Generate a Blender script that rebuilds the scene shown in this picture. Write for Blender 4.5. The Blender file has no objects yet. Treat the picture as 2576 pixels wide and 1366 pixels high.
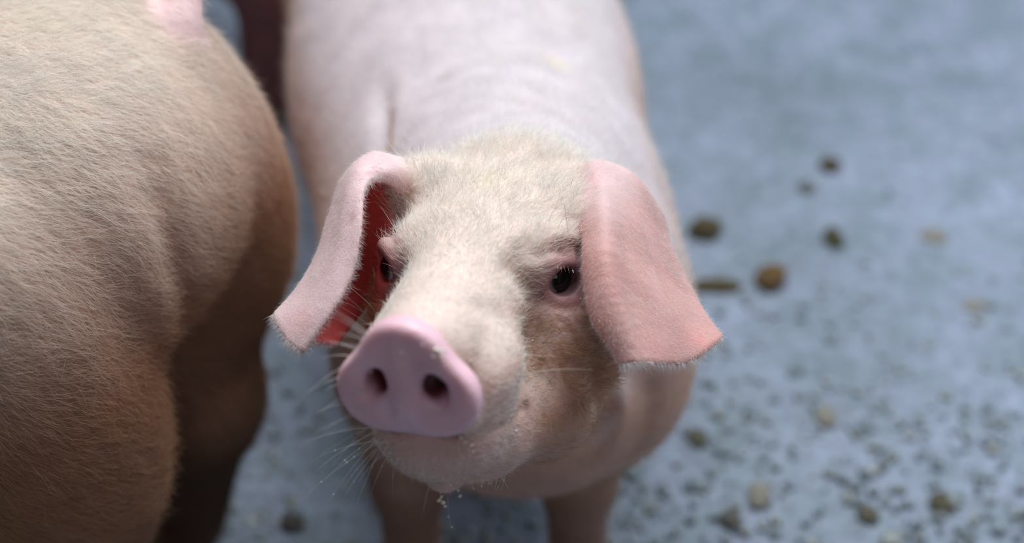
import bpy, math, random, os
import numpy as np
from mathutils import Vector, Matrix
from mathutils.bvhtree import BVHTree

# ------------------------------------------------------------------ camera, world, light, exposure
S = bpy.context.scene
COL = S.collection
W_PX, H_PX, F_PX = 2576, 1366, 3600.0
CAM = np.array([0.0, 0.0, 1.2])
PITCH = math.radians(42)
RIGHT = np.array([1.0, 0, 0])
UP = np.array([0, math.sin(PITCH), math.cos(PITCH)])
FWD = np.array([0, math.cos(PITCH), -math.sin(PITCH)])

cd = bpy.data.cameras.new('camera')
cam = bpy.data.objects.new('camera', cd)
COL.objects.link(cam)
cam.location = CAM
cam.rotation_euler = (math.pi / 2 - PITCH, 0, 0)
cd.sensor_width = 36
cd.lens = 36 * F_PX / W_PX
cd.clip_start = 0.05
cd.dof.use_dof = True
cd.dof.focus_distance = 0.955
cd.dof.aperture_fstop = 2.2
S.camera = cam

S.view_settings.view_transform = 'Standard'
S.view_settings.look = 'None'
S.view_settings.gamma = 1
S.view_settings.use_curve_mapping = False
S.view_settings.exposure = 0.0

w = bpy.data.worlds.new('barn_light')
S.world = w
w.use_nodes = True
nt = w.node_tree
bg = nt.nodes['Background']
geo = nt.nodes.new('ShaderNodeTexCoord')
sep = nt.nodes.new('ShaderNodeSeparateXYZ')
ramp = nt.nodes.new('ShaderNodeValToRGB')
nt.links.new(geo.outputs['Generated'], sep.inputs[0])
nt.links.new(sep.outputs['Z'], ramp.inputs[0])
nt.links.new(ramp.outputs[0], bg.inputs[0])
ramp.color_ramp.elements[0].position = 0.0
ramp.color_ramp.elements[0].color = (0.30, 0.24, 0.21, 1)
ramp.color_ramp.elements[1].position = 0.75
ramp.color_ramp.elements[1].color = (0.80, 0.86, 1.0, 1)
bg.inputs[1].default_value = 0.10

def area_light(name, loc, target, sx, sy, power, col):
    ld = bpy.data.lights.new(name, 'AREA')
    ld.shape = 'RECTANGLE'
    ld.size, ld.size_y = sx, sy
    ld.energy = power
    ld.color = col
    o = bpy.data.objects.new(name, ld)
    COL.objects.link(o)
    o.location = loc
    d = Vector(target) - Vector(loc)
    o.rotation_euler = d.to_track_quat('-Z', 'Y').to_euler()
    return o
area_light('roof_skylight', (0.3, 1.9, 3.2), (0, 0.9, 0.3), 2.6, 1.6, 132, (0.94, 0.97, 1.0))
area_light('open_barn_side', (3.6, 2.6, 1.7), (0, 0.9, 0.3), 2.5, 1.6, 42, (0.80, 0.88, 1.0))
area_light('front_fill', (0.5, -1.6, 2.7), (0, 0.7, 0.5), 1.8, 1.2, 8, (0.95, 0.95, 1.0))  # unseen fill added from the front to lift the snout disc

cy = S.cycles
cy.use_denoising = True
cy.max_bounces = 6
cy.diffuse_bounces = 4
cy.glossy_bounces = 2
cy.transmission_bounces = 3
cy.caustics_reflective = False
cy.caustics_refractive = False

FUR = True
rng = np.random.default_rng(7)

# ------------------------------------------------------------------ coordinate helpers
def P(px, py, d):
    """photo pixel and distance along the view axis -> world point"""
    return CAM + d * (FWD + (px - W_PX / 2) / F_PX * RIGHT + (H_PX / 2 - py) / F_PX * UP)
def camc(v):                       # camera-axes vector (right, up, towards camera) -> world
    return v[0] * RIGHT + v[1] * UP - v[2] * FWD
def nrm(v):
    v = np.asarray(v, float)
    return v / np.linalg.norm(v)
HO = P(1205, 680, 0.955)           # between the eyes of the pig that looks up
HF = nrm(camc((-.04, -.0635, .125)))
_r = camc((.961, -.0865, .263))
HR = nrm(_r - HF * np.dot(_r, HF))
HU = np.cross(HF, HR)
HM = np.array([HR, HU, HF])        # rows: right, up, forward of the head
def hw(r, u, f):                   # head coordinates -> world
    return HO + r * HR + u * HU + f * HF
def hl(p):                         # world -> head coordinates
    return (np.asarray(p) - HO) @ HM.T

# ------------------------------------------------------------------ scene helpers
def tag(o, label=None, cat=None, group=None, kind=None):
    if label: o['label'] = label
    if cat: o['category'] = cat
    if group: o['group'] = group
    if kind: o['kind'] = kind
    return o
def empty(name, loc=(0, 0, 0)):
    o = bpy.data.objects.new(name, None)
    COL.objects.link(o)
    o.location = loc
    o.empty_display_size = 0.1
    return o
def link(name, me, mat=None, parent=None):
    o = bpy.data.objects.new(name, me)
    COL.objects.link(o)
    if mat: me.materials.append(mat)
    if parent:
        o.parent = parent
        o.matrix_parent_inverse = Matrix.Translation(parent.location).inverted()
    return o
def mesh_np(name, V, F, smooth=True, tone=None):
    """V (n,3), F (m,k) arrays -> mesh"""
    F = np.asarray(F, np.int32)
    me = bpy.data.meshes.new(name)
    me.vertices.add(len(V))
    me.vertices.foreach_set('co', np.asarray(V, np.float32).ravel())
    me.loops.add(F.size)
    me.loops.foreach_set('vertex_index', F.ravel())
    me.polygons.add(len(F))
    me.polygons.foreach_set('loop_start', np.arange(len(F), dtype=np.int32) * F.shape[1])
    me.update(calc_edges=True)
    if smooth:
        me.polygons.foreach_set('use_smooth', np.ones(len(F), bool))
    if tone is not None:
        a = me.attributes.new('tone', 'FLOAT_COLOR', 'POINT')
        a.data.foreach_set('color', (tone if tone.shape[1] == 4 else np.c_[tone, np.ones(len(V))]).astype(np.float32).ravel())
    me.update()
    return me

# ------------------------------------------------------------------ distance field modelling
class Field:
    def __init__(s, xs, ys, zs):
        s.ax = [np.asarray(a, np.float32) for a in (xs, ys, zs)]
        s.D = np.full([len(a) for a in s.ax], 0.5, np.float32)
    def block(s, lo, hi):
        sl, co = [], []
        for a, l, h in zip(s.ax, lo, hi):
            i0, i1 = np.searchsorted(a, l), np.searchsorted(a, h)
            sl.append(slice(max(i0 - 1, 0), min(i1 + 1, len(a))))
        co = [a[q] for a, q in zip(s.ax, sl)]
        X, Y, Z = np.meshgrid(*co, indexing='ij')
        return tuple(sl), np.stack([X, Y, Z], -1)
    def put(s, sl, d, k, carve=False):
        D = s.D[sl]
        if D.size == 0: return
        if carve:
            a, b = -D, d
        else:
            a, b = D, d
        h = np.clip(0.5 + 0.5 * (b - a) / k, 0, 1)
        r = b * (1 - h) + a * h - k * h * (1 - h)
        s.D[sl] = -r if carve else r
    def ell(s, c, r, k=0.02, M=None, carve=False):
        c = np.asarray(c, np.float32); r = np.asarray(r, np.float32)
        m = (np.abs(M.T) @ r if M is not None else r) + 1.6 * k + 0.01
        sl, p = s.block(c - m, c + m)
        q = p - c
        if M is not None: q = q @ M.T.astype(np.float32)
        k0 = np.linalg.norm(q / r, axis=-1)
        k1 = np.linalg.norm(q / (r * r), axis=-1) + 1e-9
        s.put(sl, k0 * (k0 - 1) / k1, k, carve)
    def cone(s, a, b, ra, rb, k=0.02, carve=False, sx=None):
        a = np.asarray(a, np.float32); b = np.asarray(b, np.float32)
        m = max(ra, rb) + 1.6 * k + 0.01
        sl, p = s.block(np.minimum(a, b) - m, np.maximum(a, b) + m)
        ab = b - a
        t = np.clip(((p - a) @ ab) / float(ab @ ab), 0, 1)
        t2 = t * t * (3 - 2 * t) * 0.5 + t * 0.5
        d = np.linalg.norm(p - a - t[..., None] * ab, axis=-1) - (ra + (rb - ra) * t2)
        s.put(sl, d, k, carve)
    def sheet(s, G, th, k):
        """thin curved sheet given by a fine grid of points G (m,n,3); th (m,n) half thickness"""
        m, n = G.shape[:2]
        V = [tuple(v) for v in G.reshape(-1, 3)]
        F, T = [], []
        tf = th
        for i in range(m - 1):
            for j in range(n - 1):
                q = i * n + j
                F.append((q, q + 1, q + n + 1)); F.append((q, q + n + 1, q + n))
                T += [tf[i, j]] * 2
        bv = BVHTree.FromPolygons(V, F)
        lo, hi = G.reshape(-1, 3).min(0) - 0.02, G.reshape(-1, 3).max(0) + 0.02
        sl, p = s.block(lo, hi)
        shp = p.shape[:3]
        p = p.reshape(-1, 3)
        d = np.full(len(p), 0.05, np.float32)
        maxd = 0.016
        fn = bv.find_nearest
        for i, q in enumerate(p.tolist()):
            r = fn(q, maxd)
            if r[3] is not None:
                d[i] = r[3] - T[r[2]]
        s.put(sl, d.reshape(shp), k)
    def mesh(s, smooth=3):
        D = s.D
        I = D < 0
        n = [a - 1 for a in D.shape]
        c = [I[i:n[0] + i, j:n[1] + j, k:n[2] + k] for i in (0, 1) for j in (0, 1) for k in (0, 1)]
        alls = c[0].copy(); anys = c[0].copy()
        for q in c[1:]:
            alls &= q; anys |= q
        act = anys & ~alls
        ci = np.argwhere(act)
        idx = np.full(act.shape, -1, np.int32)
        idx[act] = np.arange(len(ci))
        cor = np.array([(i, j, k) for i in (0, 1) for j in (0, 1) for k in (0, 1)])
        vals, pos = [], []
        for o in cor:
            q = ci + o
            vals.append(D[q[:, 0], q[:, 1], q[:, 2]])
            pos.append(np.stack([s.ax[a][q[:, a]] for a in range(3)], -1))
        acc = np.zeros((len(ci), 3)); cnt = np.zeros(len(ci))
        for a in range(8):
            for b in range(a + 1, 8):
                if np.abs(cor[a] - cor[b]).sum() == 1:
                    m = (vals[a] < 0) != (vals[b] < 0)
                    t = vals[a][m] / (vals[a][m] - vals[b][m])
                    acc[m] += pos[a][m] + t[:, None] * (pos[b][m] - pos[a][m])
                    cnt[m] += 1
        V = acc / cnt[:, None]
        F = []
        for ax in range(3):
            o1, o2 = [(1, 2), (2, 0), (0, 1)][ax]
            sa = [slice(None)] * 3; sb = [slice(None)] * 3
            sa[ax] = slice(0, -1); sb[ax] = slice(1, None)
            A, B = I[tuple(sa)], I[tuple(sb)]
            e = np.argwhere(A != B)
            ok = (e[:, o1] > 0) & (e[:, o2] > 0) & (e[:, o1] < n[o1]) & (e[:, o2] < n[o2])
            e = e[ok]
            ins = A[e[:, 0], e[:, 1], e[:, 2]]
            d1 = np.zeros(3, int); d1[o1] = 1
            d2 = np.zeros(3, int); d2[o2] = 1
            g = lambda q: idx[q[:, 0], q[:, 1], q[:, 2]]
            quad = np.stack([g(e - d1 - d2), g(e - d2), g(e), g(e - d1)], -1)
            quad[~ins] = quad[~ins][:, ::-1]
            F.append(quad)
        F = np.concatenate(F)
        F = F[(F >= 0).all(1)]
        E = np.concatenate([F[:, [0, 1]], F[:, [1, 2]], F[:, [2, 3]], F[:, [3, 0]]])
        E = np.concatenate([E, E[:, ::-1]])
        deg = np.bincount(E[:, 0], minlength=len(V))[:, None].clip(1)
        for it in range(smooth * 2):
            L = np.stack([np.bincount(E[:, 0], V[E[:, 1], a], len(V)) for a in range(3)], -1) / deg - V
            V = V + L * (0.5 if it % 2 == 0 else -0.45)
        return V, F

def axis(lo, hi, f0, f1, fine, coarse):
    """grid coordinates from lo to hi, finer between f0 and f1"""
    def gap(a, b):
        n = max(int(abs(b - a) / coarse), 1)
        return np.linspace(a, b, n + 1)
    return np.unique(np.r_[gap(lo, f0), np.arange(f0, f1, fine), gap(f1, hi)].round(6))

def catmull(K, n):
    """(m,3+) control points -> (n,..) smooth samples"""
    K = np.asarray(K, float)
    Q = np.concatenate([2 * K[:1] - K[1:2], K, 2 * K[-1:] - K[-2:-1]])
    m = len(K) - 1
    t = np.linspace(0, m, n)
    i = np.minimum(t.astype(int), m - 1)
    f = (t - i).reshape((-1,) + (1,) * (K.ndim - 1))
    a, b, c, d = Q[i], Q[i + 1], Q[i + 2], Q[i + 3]
    return 0.5 * (2 * b + (c - a) * f + (2 * a - 5 * b + 4 * c - d) * f ** 2 + (3 * b - a - 3 * c + d) * f ** 3)
def sheet_grid(rows, m=70, n=50):
    G = np.array([[P(*q) for q in r] for r in rows])
    G = catmull(G, m)
    return catmull(G.transpose(1, 0, 2), n).transpose(1, 0, 2)
def wobble(p, f, seed=0):
    """cheap smooth noise in -1..1 for arrays of points"""
    r = np.random.default_rng(seed)
    o = np.zeros(len(p))
    for i in range(6):
        k = r.normal(size=3); k = k / np.linalg.norm(k) * f * r.uniform(0.6, 1.5)
        o += np.sin(p @ k + r.uniform(0, 6.28))
    return o / 3.0

# ------------------------------------------------------------------ materials
def mat(name):
    m = bpy.data.materials.new(name)
    m.use_nodes = True
    n = m.node_tree.nodes; l = m.node_tree.links
    return m, n, l, n['Principled BSDF']
def skin_mat(name, bump=0.25, sss=0.35, rough=0.55, tint=None):
    m, n, l, b = mat(name)
    at = n.new('ShaderNodeAttribute'); at.attribute_name = 'tone'
    tc = n.new('ShaderNodeTexCoord')
    n1 = n.new('ShaderNodeTexNoise'); n1.inputs['Scale'].default_value = 28; n1.inputs['Detail'].default_value = 5
    n2 = n.new('ShaderNodeTexNoise'); n2.inputs['Scale'].default_value = 900; n2.inputs['Detail'].default_value = 2
    n3 = n.new('ShaderNodeTexNoise'); n3.inputs['Scale'].default_value = 160; n3.inputs['Detail'].default_value = 4
    for q in (n1, n2, n3): l.new(tc.outputs['Object'], q.inputs['Vector'])
    mr = n.new('ShaderNodeMapRange'); mr.inputs[1].default_value = 0.3; mr.inputs[2].default_value = 0.7
    mr.inputs[3].default_value = 0.86; mr.inputs[4].default_value = 1.1
    l.new(n1.outputs[0], mr.inputs[0])
    mu = n.new('ShaderNodeMix'); mu.data_type = 'RGBA'; mu.blend_type = 'MULTIPLY'; mu.inputs[0].default_value = 1
    l.new(at.outputs['Color'], mu.inputs[6]); l.new(mr.outputs[0], mu.inputs[7])
    l.new(mu.outputs[2], b.inputs['Base Color'])
    ad = n.new('ShaderNodeMath'); ad.operation = 'ADD'
    l.new(n2.outputs[0], ad.inputs[0]); l.new(n3.outputs[0], ad.inputs[1])
    bp = n.new('ShaderNodeBump'); bp.inputs['Strength'].default_value = bump; bp.inputs['Distance'].default_value = 0.002
    l.new(ad.outputs[0], bp.inputs['Height']); l.new(bp.outputs[0], b.inputs['Normal'])
    wr = n.new('ShaderNodeMapRange'); wr.inputs[3].default_value = 0.26; wr.inputs[4].default_value = rough
    l.new(at.outputs['Alpha'], wr.inputs[0]); l.new(wr.outputs[0], b.inputs['Roughness'])
    b.inputs['Specular IOR Level'].default_value = 0.45
    b.inputs['Subsurface Weight'].default_value = sss
    b.inputs['Subsurface Radius'].default_value = (1.0, 0.35, 0.25)
    b.inputs['Subsurface Scale'].default_value = 0.008
    return m
def plain_mat(name, col, rough=0.6, **kw):
    m, n, l, b = mat(name)
    b.inputs['Base Color'].default_value = (*col, 1)
    b.inputs['Roughness'].default_value = rough
    for k, v in kw.items(): b.inputs[k.replace('_', ' ')].default_value = v
    return m
def hair_mat(name, rough=0.45):
    m, n, l, b = mat(name)
    hi = n.new('ShaderNodeHairInfo')
    at = n.new('ShaderNodeAttribute'); at.attribute_name = 'tone'
    rp = n.new('ShaderNodeMapRange'); rp.inputs[3].default_value = 0.75; rp.inputs[4].default_value = 1.15
    l.new(hi.outputs['Random'], rp.inputs[0])
    mu = n.new('ShaderNodeMix'); mu.data_type = 'RGBA'; mu.blend_type = 'MULTIPLY'; mu.inputs[0].default_value = 1
    l.new(at.outputs['Color'], mu.inputs[6])
    l.new(rp.outputs[0], mu.inputs[7])
    b.inputs['Roughness'].default_value = rough
    b.inputs['Specular IOR Level'].default_value = 0.4
    l.new(mu.outputs[2], b.inputs['Base Color'])
    tr = n.new('ShaderNodeBsdfTranslucent'); l.new(mu.outputs[2], tr.inputs[0])
    mx = n.new('ShaderNodeMixShader'); mx.inputs[0].default_value = 0.35
    l.new(b.outputs[0], mx.inputs[1]); l.new(tr.outputs[0], mx.inputs[2])
    l.new(mx.outputs[0], n['Material Output'].inputs[0])
    return m

SKIN = skin_mat('pig_skin')
SKIN_BODY = skin_mat('pig_flank_skin', sss=0.0)
HOOF = plain_mat('hoof_horn', (0.10, 0.07, 0.05), 0.5)
HAIR = hair_mat('bristle')
CREAM = np.array([.94, .90, .80]); WHITE = np.array([.97, .95, .92]); TAN = np.array([.62, .39, .23]); BLACK = np.array([.05, .035, .03])

# ------------------------------------------------------------------ hair
def hairs(name, roots, dirs, curls, lengths, radius, color, parent, pts=5, kind='stuff'):
    N = len(roots)
    if N == 0: return None
    cu = bpy.data.hair_curves.new(name)
    cu.add_curves([pts] * N)
    t = np.linspace(0, 1, pts)[None, :, None]
    pos = roots[:, None] + dirs[:, None] * lengths[:, None, None] * t + curls[:, None] * lengths[:, None, None] * t * t
    cu.attributes['position'].data.foreach_set('vector', pos.astype(np.float32).ravel()) if 'position' in cu.attributes else None
    ra = cu.attributes.get('radius') or cu.attributes.new('radius', 'FLOAT', 'POINT')
    prof = (radius * (1 - 0.8 * np.linspace(0, 1, pts) ** 1.5))[None] * np.ones((N, 1))
    ra.data.foreach_set('value', prof.astype(np.float32).ravel())
    ca = cu.attributes.new('tone', 'FLOAT_COLOR', 'CURVE')
    color = np.asarray(color, float)
    if color.ndim == 1: color = np.tile(color, (N, 1))
    ca.data.foreach_set('color', np.c_[color, np.ones(N)].astype(np.float32).ravel())
    cu.materials.append(HAIR)
    o = bpy.data.objects.new(name, cu)
    COL.objects.link(o)
    if parent:
        o.parent = parent
        o.matrix_parent_inverse = Matrix.Translation(parent.location).inverted()
    if kind: o['kind'] = kind
    return o
def sample(V, F, Nv, wt, count):
    """random points over quads, weight wt per vertex"""
    a, b, c, d = (V[F[:, i]] for i in range(4))
    area = 0.5 * np.linalg.norm(np.cross(c - a, d - b), axis=1)
    pr = area * wt[F].mean(1)
    if pr.sum() <= 0: return None
    f = rng.choice(len(F), count, p=pr / pr.sum())
    u, v = rng.random(count)[:, None], rng.random(count)[:, None]
    W = [(1 - u) * (1 - v), u * (1 - v), u * v, (1 - u) * v]
    p = sum(W[i] * V[F[f, i]] for i in range(4))
    n = sum(W[i] * Nv[F[f, i]] for i in range(4))
    return p, n / np.linalg.norm(n, axis=1, keepdims=True)
def seen(V, Nv, margin=0.22):
    """weight of the surface that the photograph's side of the pen shows"""
    q = V - CAM
    d = q @ FWD
    x = (q @ RIGHT) / d * F_PX / (W_PX / 2); y = (q @ UP) / d * F_PX / (H_PX / 2)
    ok = (np.abs(x) < 1 + margin) & (np.abs(y) < 1 + margin)
    fc = -(Nv * nrm_rows(q)).sum(1)
    return ok * np.clip((fc + 0.35) / 0.35, 0, 1)
def nrm_rows(a):
    return a / (np.linalg.norm(a, axis=1, keepdims=True) + 1e-12)
def vnormals(me):
    a = np.empty(len(me.vertices) * 3, np.float32)
    me.vertex_normals.foreach_get('vector', a)
    return a.reshape(-1, 3).astype(float)
def fur(name, V, F, Nv, wt, count, flow, length, lift, radius, color, parent, spread=0.35, curl=0.25, fclump=220):
    s = sample(V, F, Nv, wt, count)
    if s is None: return None
    p, n = s
    fl = flow(p)
    g = rng.normal(size=(count, 3)) * spread
    cl = np.stack([wobble(p, fclump, 3 + i) for i in range(3)], -1) * spread * 1.1
    t = fl + g + cl
    t = nrm_rows(t - n * (t * n).sum(1, keepdims=True))
    d = nrm_rows(t + n * (lift * rng.uniform(0.4, 1.6, (count, 1))))
    c = rng.normal(size=(count, 3)) * curl - n * lift * 0.3
    L = length(p) if callable(length) else np.full(count, length)
    L = L * rng.uniform(0.55, 1.25, count)
    return hairs(name, p - n * 0.0004, d, c, L, radius, color(p) if callable(color) else color, parent)

# ------------------------------------------------------------------ folds and stains on a finished skin
def tree_of(V, F):
    return BVHTree.FromPolygons(V.tolist(), F.tolist())
def hit(bv, px, py):
    d = nrm(P(px, py, 1.0) - CAM)
    r = bv.ray_cast(CAM.tolist(), d.tolist())
    return None if r[0] is None else np.array(r[0])
def strokes(V, Nv, bv, items):
    out = np.zeros(len(V))
    for pts, width, depth in items:
        pts = catmull(np.array(pts, float), 14) if len(pts) > 2 else np.array([np.array(pts[0]) + (np.array(pts[-1]) - np.array(pts[0])) * t for t in np.linspace(0, 1, 12)])
        W = [h_ for h_ in (hit(bv, *q) for q in pts) if h_ is not None]
        if not W: continue
        W = np.array(W)
        m = len(W)
        sel = np.where(((V > W.min(0) - width * 3) & (V < W.max(0) + width * 3)).all(1))[0]
        q = V[sel][:, None] - W[None]
        dd = np.linalg.norm(q, axis=2)
        k = dd.argmin(1)
        fade = np.sin(np.pi * (k + 1) / (m + 1)) ** .5
        out[sel] += depth * np.exp(-(dd.min(1) / width) ** 2) * fade
    return V + Nv * out[:, None]
def stains(V, C, bv, items):
    for px, py, rad, col, amt in items:
        c = hit(bv, px, py)
        if c is None: continue
        g = amt * np.exp(-(np.linalg.norm(V - c, axis=1) / rad) ** 2) * (1 + .5 * wobble(V, 400, int(px)))
        g = np.clip(g, 0, 1)[:, None]
        C[:] = C * (1 - g) + np.array(col) * g

# ------------------------------------------------------------------ a hoof of two claws
def hoof(parent, at, heading, size=1.0):
    at = np.asarray(at, float); h = nrm([heading[0], heading[1], 0]); sd = np.array([-h[1], h[0], 0])
    V, F = [], []
    for s in (-1, 1):
        prof = [(0.0, 1.0, 0.0), (0.012, 0.96, -0.003), (0.028, 0.8, -0.008), (0.040, 0.55, -0.012)]
        b0 = len(V)
        m = 12
        for z, sc, back in prof:
            for i in range(m):
                a = 2 * math.pi * i / m
                ex = math.cos(a); ey = math.sin(a)
                q = at + h * (back + 0.006 + ex * 0.024 * sc * (1.15 if ex > 0 else 0.85)) * size \
                    + sd * (s * 0.0125 + ey * 0.0115 * sc) * size
                q[2] = z * size
                V.append(q)
        for r in range(len(prof) - 1):
            for i in range(m):
                j = (i + 1) % m
                F.append((b0 + r * m + i, b0 + r * m + j, b0 + (r + 1) * m + j, b0 + (r + 1) * m + i))
        for r, rev in ((0, True), (len(prof) - 1, False)):
            c = len(V); V.append(np.mean(V[b0 + r * m:b0 + r * m + m], axis=0))
            for i in range(0, m, 2):
                q = (c, b0 + r * m + i, b0 + r * m + i + 1, b0 + r * m + (i + 2) % m)
                F.append(q[::-1] if rev else q)
    return link('hoof', mesh_np('hoof', np.array(V), F), HOOF, parent)

# ------------------------------------------------------------------ floor
def build_floor():
    m, n, l, b = mat('wet_concrete')
    tc = n.new('ShaderNodeTexCoord')
    def noise(sc, det, ro=0.5):
        q = n.new('ShaderNodeTexNoise'); q.inputs['Scale'].default_value = sc
        q.inputs['Detail'].default_value = det; q.inputs['Roughness'].default_value = ro
        l.new(tc.outputs['Object'], q.inputs['Vector']); return q
    big, med, fine = noise(2.2, 3), noise(14, 5, 0.6), noise(60, 6, 0.7)
    r1 = n.new('ShaderNodeValToRGB')
    r1.color_ramp.elements[0].position = 0.36; r1.color_ramp.elements[0].color = (0.195, 0.247, 0.335, 1)
    r1.color_ramp.elements[1].position = 0.66; r1.color_ramp.elements[1].color = (0.285, 0.35, 0.49, 1)
    l.new(big.outputs[0], r1.inputs[0])
    r2 = n.new('ShaderNodeValToRGB')
    r2.color_ramp.elements[0].position = 0.34; r2.color_ramp.elements[0].color = (0.62, 0.60, 0.56, 1)
    r2.color_ramp.elements[1].position = 0.62; r2.color_ramp.elements[1].color = (1.15, 1.13, 1.08, 1)
    l.new(fine.outputs[0], r2.inputs[0])
    r3 = n.new('ShaderNodeValToRGB')
    r3.color_ramp.elements[0].position = 0.38; r3.color_ramp.elements[0].color = (0.80, 0.86, 0.80, 1)
    r3.color_ramp.elements[1].position = 0.60; r3.color_ramp.elements[1].color = (1.06, 1.04, 1.04, 1)
    l.new(med.outputs[0], r3.inputs[0])
    x1 = n.new('ShaderNodeMix'); x1.data_type = 'RGBA'; x1.blend_type = 'MULTIPLY'; x1.inputs[0].default_value = 0.8
    l.new(r1.outputs[0], x1.inputs[6]); l.new(r2.outputs[0], x1.inputs[7])
    x2 = n.new('ShaderNodeMix'); x2.data_type = 'RGBA'; x2.blend_type = 'MULTIPLY'; x2.inputs[0].default_value = 1
    l.new(x1.outputs[2], x2.inputs[6]); l.new(r3.outputs[0], x2.inputs[7])
    l.new(x2.outputs[2], b.inputs['Base Color'])
    rr = n.new('ShaderNodeMapRange'); rr.inputs[3].default_value = 0.30; rr.inputs[4].default_value = 0.75
    l.new(med.outputs[0], rr.inputs[0]); l.new(rr.outputs[0], b.inputs['Roughness'])
    bp = n.new('ShaderNodeBump'); bp.inputs['Strength'].default_value = 0.5; bp.inputs['Distance'].default_value = 0.006
    l.new(fine.outputs[0], bp.inputs['Height']); l.new(bp.outputs[0], b.inputs['Normal'])
    # gently uneven slab
    N = 120
    xs = np.linspace(-3, 3.5, N); ys = np.linspace(-1.5, 6, N)
    X, Y = np.meshgrid(xs, ys, indexing='ij')
    p = np.c_[X.ravel(), Y.ravel(), np.zeros(N * N)]
    p[:, 2] = 0.0025 * wobble(p, 9, 5) - 0.004
    i, j = np.meshgrid(np.arange(N - 1), np.arange(N - 1), indexing='ij')
    q = (i * N + j).ravel()
    F = np.stack([q, q + N, q + N + 1, q + 1], -1)
    o = link('floor', mesh_np('floor', p, F), m)
    tag(o, kind='structure')
build_floor()

# ------------------------------------------------------------------ the pig that looks up
def tones_main(V, Nv):
    h = hl(V)
    r, u, f = h.T
    base = np.array([0.62, 0.365, 0.27])
    C = np.tile(base, (len(V), 1))
    def blend(col, wgt):
        wgt = np.clip(wgt, 0, 1)[:, None]
        C[:] = C * (1 - wgt) + np.array(col) * wgt
    sm = lambda x, a, b: np.clip((x - a) / (b - a), 0, 1) ** 2 * (3 - 2 * np.clip((x - a) / (b - a), 0, 1))
    head = sm(f, -0.12, -0.06)
    n = wobble(V, 60, 2)
    blend((.64, .35, .24), sm(np.abs(r), .030, .044) * (1 - sm(f, .050, .064)) * (1 - sm(u, -.045, -.005)) * sm(f, -.11, -.06) * sm(u, -.13, -.09))
    blend((.27, .14, .09), (1 - sm(V[:, 2], .14, .23)) * .9)     # mud and the shade under the body, painted onto the legs
    blend((0.62, 0.57, 0.615), sm(Nv[:, 2], .1, 0.7) * (1 - head) * 0.9)  # upward-facing skin painted paler, overhead light put into the colour
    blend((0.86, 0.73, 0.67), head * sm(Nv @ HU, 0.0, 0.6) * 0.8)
    blend((0.76, 0.48, 0.42), head * sm(f, .04, .07) * (1 - sm(u, -.03, 0)) * .8)
    return C, h, blend, sm

def ear_rows():
    right = [
        [(1440, 575, 1.01), (1450, 560, 1.00), (1470, 575, 1.02), (1520, 590, 1.05), (1560, 600, 1.06)],
        [(1480, 470, 1.00), (1470, 450, .985), (1503, 412, .992), (1588, 446, 1.015), (1650, 530, 1.035)],
        [(1500, 540, .972), (1480, 530, .958), (1530, 520, .950), (1612, 555, .970), (1683, 620, 1.005)],
        [(1492, 665, .943), (1472, 660, .928), (1528, 652, .918), (1625, 672, .944), (1728, 715, .982)],
        [(1512, 792, .928), (1494, 795, .914), (1550, 785, .908), (1665, 790, .932), (1768, 790, .962)],
        [(1566, 905, .914), (1564, 910, .908), (1610, 907, .908), (1722, 908, .930), (1812, 850, .948)]]
    left = [
        [(1030, 470, .985), (1022, 440, .985), (1020, 425, .995), (1022, 435, 1.015), (1028, 480, 1.03)],
        [(955, 436, .958), (945, 408, .958), (935, 393, .975), (948, 405, 1.005), (1000, 470, 1.03)],
        [(912, 480, .945), (887, 448, .955), (870, 450, .980), (905, 470, 1.02), (990, 530, 1.05)],
        [(902, 570, .935), (862, 550, .945), (834, 550, .975), (880, 590, 1.03), (980, 620, 1.05)],
        [(886, 670, .93), (842, 660, .935), (800, 650, .965), (860, 690, 1.02), (960, 710, 1.04)],
        [(842, 765, .925), (792, 765, .93), (748, 735, .955), (820, 780, 1.0), (900, 790, 1.03)],
        [(762, 880, .925), (724, 848, .93), (696, 792, .945), (770, 850, .975), (842, 866, .99)]]
    return left, right

EYE_R, EYE_L = np.array([.048, -.004, -.008]), np.array([-.0565, -.003, .000])
OUT_R, OUT_L = nrm([.72, .12, .62]), nrm([-.68, .10, .68])

MAIN_FOLDS = [
    ([(962, 215), (958, 320), (950, 430)], .012, -.008),                 # shoulder fold
    ([(1340, 655), (1400, 632), (1465, 655)], .0030, -.0016),            # above the eye
    ([(1350, 610), (1410, 598), (1465, 612)], .004, .0022),
    ([(1362, 760), (1420, 778), (1468, 770)], .0028, -.0014),
    ([(1395, 790), (1440, 840), (1475, 900)], .0028, -.0010),
    ([(1420, 780), (1460, 815), (1490, 860)], .0022, -.0010),
    ([(1200, 780), (1260, 800), (1310, 870)], .006, -.0012),
    ([(1215, 1095), (1275, 1065), (1326, 1018)], .0028, -.0024),         # corner of the mouth
    ([(1235, 650), (1330, 578), (1455, 590)], .0075, .0042),             # brow
    ([(1345, 640), (1400, 622), (1460, 632)], .0060, -.0030),
    ([(1270, 650), (1300, 700), (1350, 750)], .009, -.0030),
    ([(1010, 560), (1000, 620), (985, 700)], .004, .0012),
    ([(1100, 765), (1180, 770), (1260, 770)], .006, -.0010),
    ([(1545, 930), (1560, 1020), (1540, 1110)], .010, .007),             # neck fold
    ([(1500, 930), (1520, 1040), (1490, 1120)], .010, -.008),
    ([(1620, 940), (1640, 1030), (1600, 1130)], .012, -.004),
    ([(1620, 560), (1660, 680), (1720, 800)], .006, -.0012),             # furrows of the ear
    ([(1560, 520), (1590, 700), (1620, 880)], .008, -.0016),
    ([(1520, 520), (1535, 700), (1570, 850)], .006, .0014),
    ([(1100, 1180), (1200, 1200), (1300, 1170)], .006, -.0015),
]
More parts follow.
